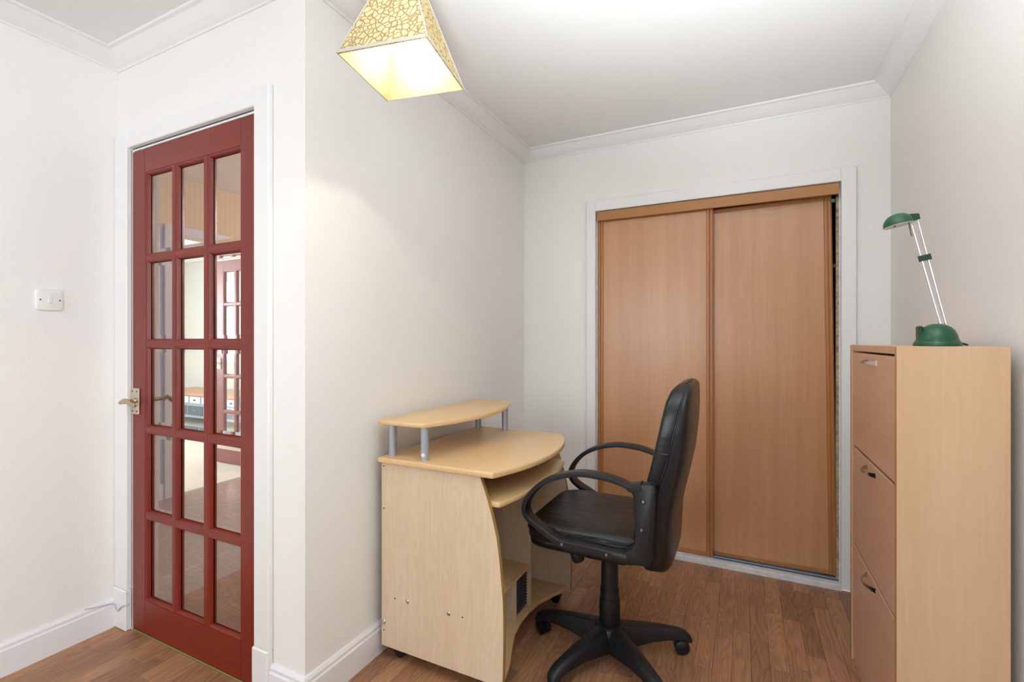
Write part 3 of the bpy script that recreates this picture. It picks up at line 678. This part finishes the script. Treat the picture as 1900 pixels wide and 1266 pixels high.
# arms
armp = [(x + .014 * min(1, max(0, (-.34 - x) / .2)), z - .002) for x, z in [(-.292, .735), (-.325, .727), (-.340, .733), (-.38, .744), (-.42, .7505), (-.48, .7535), (-.52, .751), (-.57, .740), (-.615, .723), (-.655, .699), (-.69, .665), (-.712, .630), (-.717, .600), (-.705, .575), (-.675, .553), (-.64, .535), (-.605, .515), (-.575, .505), (-.53, .504), (-.46, .503), (-.40, .500), (-.34, .499)]]
armt = [.030, .026, .016, .017, .018, .018, .018, .018, .018, .018, .018, .018, .019, .020, .021, .022, .024, .028, .030, .031, .032, .034]
def make_arm(yc):
    P = smooth_path([(x, 0, z) for x, z in armp], 3); th = []
    for i in range(len(armp) - 1):
        for k in range(3): th.append(armt[i] + (armt[i + 1] - armt[i]) * k / 3)
    th.append(armt[-1])
    b = nb(); sweepY(b, [(p[0], p[2]) for p in P], .0245, th, yc)
    prism(b, [(-.345, .484), (-.275, .486), (-.262, .500), (-.250, .72), (-.250, .742), (-.262, .7475), (-.322, .738), (-.326, .718), (-.318, .70), (-.312, .56), (-.322, .535), (-.345, .518)], 'Y', yc - .0235, yc + .0235, .004, 2)
    o = obj('armrest', b, M['blk'], chair, smooth=34)
    s = -1 if yc < 1.8 else 1
    for x, z in ((-.287, .690), (-.292, .600), (-.560, .505), (-.405, .500)):
        b = nb(); lathe(b, [(.0062, 0), (.0090, 0), (.0090, .0010), (.0080, .0018), (.0066, .0012), (.0062, 0)], (x, yc + s * (.0234 if z > .55 else .0240), z), 18, (0, s, 0)); bo = obj('bolt', b, M['blk'], o, smooth=40)
        b = nb(); lathe(b, [(0, 0), (.0045, 0), (.0045, .0005), (.0022, .0009), (0, .0004)], (x, yc + s * (.0234 if z > .55 else .0240), z), 16, (0, s, 0)); obj('bolt_head', b, M['bolt'], bo, smooth=40)
    # fixing lug between arm and seat / back
    b = nb(); ya, yb2 = sorted((yc - s * .020, yc - s * .055)); box(b, -.30, -.265, ya, yb2, .50, .70, .004); box(b, -.57, -.38, ya, yb2, .462, .485, .004); obj('arm_bracket', b, M['blk'], o)
make_arm(1.552); make_arm(2.048)

# ------------------------------------------------------------------ shoe cabinet
cab = thing('shoe_cabinet', 'tall slim beech shoe cabinet with three flap fronts, standing along the right wall', 'cabinet', (.475, 1.885, 0))
cx0, cx1, cy0, cy1, ch = .365, .588, 1.582, 2.188, 1.186
for a, c in ((cy0, cy0 + .016), (cy1 - .016, cy1)):
    b = nb(); box(b, cx0, cx1, a, c, .0, ch, .001); sp = obj('side_panel', b, M['cabside'], cab)
    b = nb(); box(b, cx0 - .0012, cx0, a + .0008, c - .0008, .0, ch - .0015); obj('edge_band', b, plain('cabinet_edge_band', (182, 140, 92), .45), sp)
b = nb(); box(b, cx0 + .002, cx1, cy0 + .016, cy1 - .016, ch - .022, ch - .0005, .001); obj('top_panel', b, M['cabfront'], cab)
b = nb(); box(b, cx1 - .005, cx1, cy0 + .016, cy1 - .016, .03, ch - .022); obj('back_panel', b, M['cabside'], cab)
b = nb(); box(b, cx0 + .0195, cx0 + .030, cy0 + .016, cy1 - .016, .03, ch - .03); obj('gap_shade_sheet', b, M['dark'], cab)  # dark sheet behind the flaps, stands in for shade in their gaps
zz = [(.8135, 1.1575), (.4495, .8045), (.076, .4405)]
for i, (a, c) in enumerate(zz):
    b = nb(); box(b, cx0 + .003, cx0 + .019, cy0 + .0185, cy1 - .0185, a, c, .0015); f = obj('flap_front', b, M['cabfront'], cab)
    zc = (1.131, .781, .424)[i]; y0h, y1h = 1.815, 1.935
    rings = []
    for k in range(13):
        t = k / 12; s = math.sin(math.pi * t); y = y0h + (y1h - y0h) * t; xo = cx0 + .003 - .026 * s ** .8
        hw = .0015 + .0045 * (1 - s) ** 1.2 + .0015; th = .0022
        rings.append([(xo - th, y, zc - hw), (xo + th, y, zc - hw), (xo + th, y, zc + hw), (xo - th, y, zc + hw)])
    b = nb(); loft(b, rings); obj('handle', b, M['chrome'], f, smooth=40, label='slim bowed chrome handle')
b = nb(); box(b, cx0 + .005, cx0 + .019, cy0 + .0165, cy1 - .0165, 0, .068, .001); obj('plinth', b, M['cabfront'], cab)

# ------------------------------------------------------------------ desk lamp on the cabinet
lamp = thing('desk_lamp', 'green desk lamp with two thin silver rods, standing on the shoe cabinet', 'lamp', (.48, 1.70, 1.186))
bz = 1.1862; LC = (.481, 1.70, 0)
b = nb(); lathe(b, [(.0, bz), (.0515, bz), (.0525, bz + .003), (.0500, bz + .010), (.0475, bz + .014), (.0465, bz + .0145), (.0465, bz + .0165), (.0455, bz + .017), (.0435, bz + .028), (.038, bz + .042), (.030, bz + .052), (.018, bz + .0595), (.008, bz + .0615), (0, bz + .062)], LC, 40); lb = obj('lamp_base', b, M['green'], lamp, smooth=40)
b = nb(); box(b, .4375, .4475, 1.685, 1.715, bz + .017, bz + .056, .003); obj('switch_housing', b, M['greend'], lb)
b = nb(); tube(b, smooth_path([(.522, 1.70, bz + .008), (.534, 1.70, bz + .007), (.546, 1.705, bz + .0035), (.556, 1.74, bz + .0028), (.575, 1.80, bz + .0028), (.581, 1.83, bz + .0028)], 5), .0024, 8); obj('cord', b, M['blk'], lamp, smooth=60)
A0, A1 = Vector((.4905, 1.70, 1.238)), Vector((.4262, 1.70, 1.527))
B0, B1 = Vector((.5035, 1.70, 1.232)), Vector((.4372, 1.70, 1.550))
for p, q, y in ((A0, A1, 0), (B0, B1, 0)):
    b = nb(); m_ = p + (q - p) * .64; tube(b, [p, m_], .0030, 12); tube(b, [m_, q], .0024, 12); rod = obj('lamp_rod', b, M['alu'], lamp, smooth=60)
    b = nb(); d = (q - p).normalized(); tube(b, [p + d * .004, p + d * .020], .0042, 12); obj('ferrule', b, M['alu'], rod, smooth=50)
ca = A0 + (A1 - A0) * .67; cb = B0 + (B1 - B0).normalized() * (ca - B0).dot((B1 - B0).normalized())
b = nb(); d = (A1 - A0).normalized(); u = (cb - ca).normalized()
loft(b, [[ca - u * .006 + d * h + Vector((0, -.006, 0)), cb + u * .006 + d * h + Vector((0, -.006, 0)), cb + u * .006 + d * h + Vector((0, .006, 0)), ca - u * .006 + d * h + Vector((0, .006, 0))] for h in (-.008, .008)]); obj('rod_clamp', b, M['greend'], lamp)
# head: half-dome tilted
hc = Vector((.3965, 1.70, 1.5305)); ht = R(11)
def hp(x, y, z):   # local head coordinates: x towards the hinge
    return hc + Vector((x * math.cos(ht) - z * math.sin(ht), y, x * math.sin(ht) + z * math.cos(ht)))
rings = []
for i in range(11):
    a = R(90 * i / 10); rings.append([hp(.036 * math.cos(a) * math.cos(t), .034 * math.cos(a) * math.sin(t), .034 * math.sin(a) ** .95 if a else 0) for t in [2 * math.pi * k / 36 for k in range(36)]])
rings[-1] = [hp(.0004 * math.cos(t), .0004 * math.sin(t), .034) for t in [2 * math.pi * k / 36 for k in range(36)]]
inn = []
for i in range(9, -1, -1):
    a = R(90 * i / 10); inn.append([hp(.0345 * math.cos(a) * math.cos(t), .0325 * math.cos(a) * math.sin(t), .0285 * math.sin(a) ** .95 if a else 0) for t in [2 * math.pi * k / 36 for k in range(36)]])
b = nb(); loft(b, [r for r in rings]); hd = obj('lamp_head', b, M['green'], lamp, smooth=60)
b = nb(); loft(b, [[hp(r * math.cos(t), r * .944 * math.sin(t), z) for t in [2 * math.pi * k / 36 for k in range(36)]] for r, z in ((.0355, .0005), (.0355, -.0012), (.033, -.0012), (.028, -.0008), (.012, -.0004), (.0008, -.0002))]); obj('reflector', b, plain('white_reflector', (226, 224, 222), .4), hd, smooth=50)
b = nb(); loft(b, [[hp(x, -w, z0), hp(x, w, z0), hp(x, w, z1), hp(x, -w, z1)] for x, w, z0, z1 in ((.026, .013, .004, .022), (.038, .011, .004, .020), (.0475, .009, .003, .018))]); obj('head_bracket', b, M['greend'], hd)
b = nb(); tube(b, [hp(.020, -.012, 0), hp(.018, -.014, -.036)], .0019, 10); lathe(b, [(.0026, 0), (.0026, .004), (0, .004)], hp(.018, -.014, -.040), 10); obj('head_handle', b, M['steel'], hd, smooth=50)
b = nb(); lathe(b, [(.0025, -.004), (.003, 0)], hp(-.012, -.01, 0), 10); obj('reflector_knob', b, M['greend'], hd)

# ------------------------------------------------------------------ pendant lamp
PX, PY = -.781, .970
pend = thing('pendant_lamp', 'lit pyramid lampshade of textured cream paper hanging from the ceiling', 'lamp', (PX, PY, 1.888))
ang = R(11.0)
def sq(h, z): return [(PX + h * (c * math.cos(ang) - s * math.sin(ang)), PY + h * (c * math.sin(ang) + s * math.cos(ang)), z) for c, s in ((-1, -1), (1, -1), (1, 1), (-1, 1))]
z0s, z1s, h0, h1 = 1.888, 2.122, .117, .0353
for k in range(4):
    def q(hh, zz, kk): p = sq(hh, zz); return p[kk]
    t = .0016; b = nb(); j = (k + 1) % 4
    outer0, outer1 = [q(h0, z0s, k), q(h0, z0s, j)], [q(h1, z1s, k), q(h1, z1s, j)]
    n_ = (Vector(outer0[1]) - Vector(outer0[0])).cross(Vector(outer1[0]) - Vector(outer0[0])).normalized()
    cen = Vector((PX, PY, 1.99));
    if n_.dot(Vector(outer0[0]) - cen) < 0: n_ = -n_
    A, B, C, D = (Vector(p) for p in (outer0[0], outer0[1], outer1[1], outer1[0]))
    loft(b, [[A, B, C, D], [p - n_ * t for p in (A, B, C, D)]]); pan = obj('shade_panel', b, M['shade'], pend)
    e = .0012; b = nb(); loft(b, [[p - n_ * (t + .0003) for p in (A, B, C, D)], [p - n_ * (t + e) for p in (A, B, C, D)]]); obj('lining', b, M['lining'], pan)
    up = (D - A).normalized(); upB = (C - B).normalized(); b = nb()
    loft(b, [[A + n_ * .0012, B + n_ * .0012, B + n_ * .0012 + upB * .011, A + n_ * .0012 + up * .011], [A + n_ * .0001, B + n_ * .0001, B + n_ * .0001 + upB * .011, A + n_ * .0001 + up * .011]]); obj('rim_binding', b, M['band'], pan)
    b = nb(); tube(b, [A + n_ * .0005, D + n_ * .0005], .0022, 8); obj('corner_binding', b, M['band'], pan, smooth=60)
b = nb()
for k in range(4):
    tube(b, [sq(.0353, 2.118)[k], (PX, PY, 2.105)], .0012, 6)
obj('shade_carrier', b, M['chrome'], pend)
b = nb(); lathe(b, [(.011, 1.990), (.0195, 1.993), (.0195, 2.035), (.014, 2.055), (.010, 2.075), (.005, 2.09)], (PX, PY, 0), 20); obj('lamp_holder', b, M['plastic'], pend, smooth=40)
b = nb(); lathe(b, [(.0005, 1.9130), (.010, 1.9145), (.019, 1.920), (.0258, 1.930), (.0280, 1.941), (.0265, 1.953), (.0205, 1.968), (.0145, 1.980), (.0125, 1.990)], (PX, PY, 0), 28); obj('bulb', b, M['bulb'], pend, smooth=60)
pl_ = bpy.data.lights.new('filament', 'POINT'); pl_.energy = 1.8; pl_.color = (1, .87, .70); pl_.shadow_soft_size = .009
plo = bpy.data.objects.new('filament', pl_); COL.objects.link(plo); plo.location = (PX, PY, 1.943)
b = nb(); tube(b, [(PX, PY, 2.085), (PX, PY, 2.39)], .0032, 8); obj('flex', b, M['plastic'], pend, smooth=60)
b = nb(); lathe(b, [(.0, 2.375), (.012, 2.378), (.035, 2.388), (.045, 2.396), (.046, CH)], (PX, PY, 0), 28); obj('ceiling_rose', b, M['plastic'], pend, smooth=40)

# ------------------------------------------------------------------ light switch
sw = thing('light_switch', 'white light switch plate with two screws on the left wall', 'switch', (XL, .85, 1.357))
b = nb(); ring0 = []
def plate_ring(sy, sz, x):
    r = []
    for k in range(48):
        t = 2 * math.pi * k / 48; c, s = math.cos(t), math.sin(t); r.append((x, .8495 + sy * math.copysign(abs(c) ** .32, c), 1.3565 + sz * math.copysign(abs(s) ** .32, s)))
    return r
loft(b, [plate_ring(.0405, .0400, XL), plate_ring(.0415, .0410, XL + .004), plate_ring(.0400, .0395, XL + .008), plate_ring(.036, .0355, XL + .0095)]); pl = obj('switch_plate', b, M['plastic'], sw, smooth=35)
b = nb(); box(b, XL + .0093, XL + .0135, .8435, .8565, 1.345, 1.372, .002, 2); obj('rocker', b, M['plastic'], pl)
for y in (.822, .879):
    b = nb(); lathe(b, [(0, 0), (.0030, 0), (.0030, .0008), (0, .001)], (XL + .0093, y, 1.3565), 12, (1, 0, 0)); obj('screw', b, M['steel'], pl)

# thin white cable that comes over the skirting and round the door frame
b = nb(); tube(b, smooth_path([(XL + .010, .955, SK + .003), (XL + .020, .985, .116), (XL + .022, 1.02, .108), (XL + .027, 1.047, .100), (-2.352, 1.0475, .085), (-2.335, 1.0478, .078), (-2.318, 1.0478, .094), (-2.296, 1.0478, .108), (-2.280, 1.062, .112)], 4), .0022, 8)
c_ = obj('phone_cable', b, plain('grey_cable', (188, 188, 196), .5), smooth=60); c_['label'] = 'thin pale cable running from skirting around the foot of the glazed door frame'; c_['category'] = 'cable'

# ------------------------------------------------------------------ furniture of the room beyond
sbd = thing('sideboard', 'low grey sideboard with oak top and small drawers, seen through the glazed door', 'sideboard', (-6.8, 4.3, 0))
bx0, bx1, by0, by1 = -7.9, -5.95, 4.02, 4.60
b = nb(); box(b, bx0, bx1, by0 - .03, by1, .435, .465, .004); obj('top_panel', b, plain('oak_top', (206, 150, 104), .45, var=.1, vscale=8), sbd)
b = nb(); box(b, bx0 + .02, bx1 - .02, by0 + .012, by1 - .01, .12, .435); obj('body', b, M['grey'], sbd)
n = 7; wd = (bx1 - bx0 - .06) / n
for k in range(n):
    x0 = bx0 + .03 + k * wd
    b = nb(); box(b, x0 + .02, x0 + wd - .02, by0, by0 + .012, .325, .415, .003); dr = obj('drawer', b, M['white'], sbd)
    b = nb(); box(b, x0 + wd / 2 - .02, x0 + wd / 2 + .02, by0 - .012, by0, .358, .378, .003); obj('drawer_pull', b, M['dark'], dr)
for k in range(5):
    wd2 = (bx1 - bx0 - .06) / 5; x0 = bx0 + .03 + k * wd2
    b = nb(); box(b, x0 + .018, x0 + wd2 - .018, by0, by0 + .012, .155, .285, .003); dr = obj('drawer', b, M['greyd'], sbd)
    b = nb(); box(b, x0 + wd2 / 2 - .03, x0 + wd2 / 2 + .03, by0 - .012, by0, .222, .234, .003); obj('drawer_pull', b, M['chrome'], dr)
for x in (bx0 + .03, bx1 - .07):
    for y in (by0 + .015, by1 - .06):
        b = nb(); box(b, x, x + .04, y, y + .04, .004, .12, .003); obj('leg', b, M['greyd'], sbd)
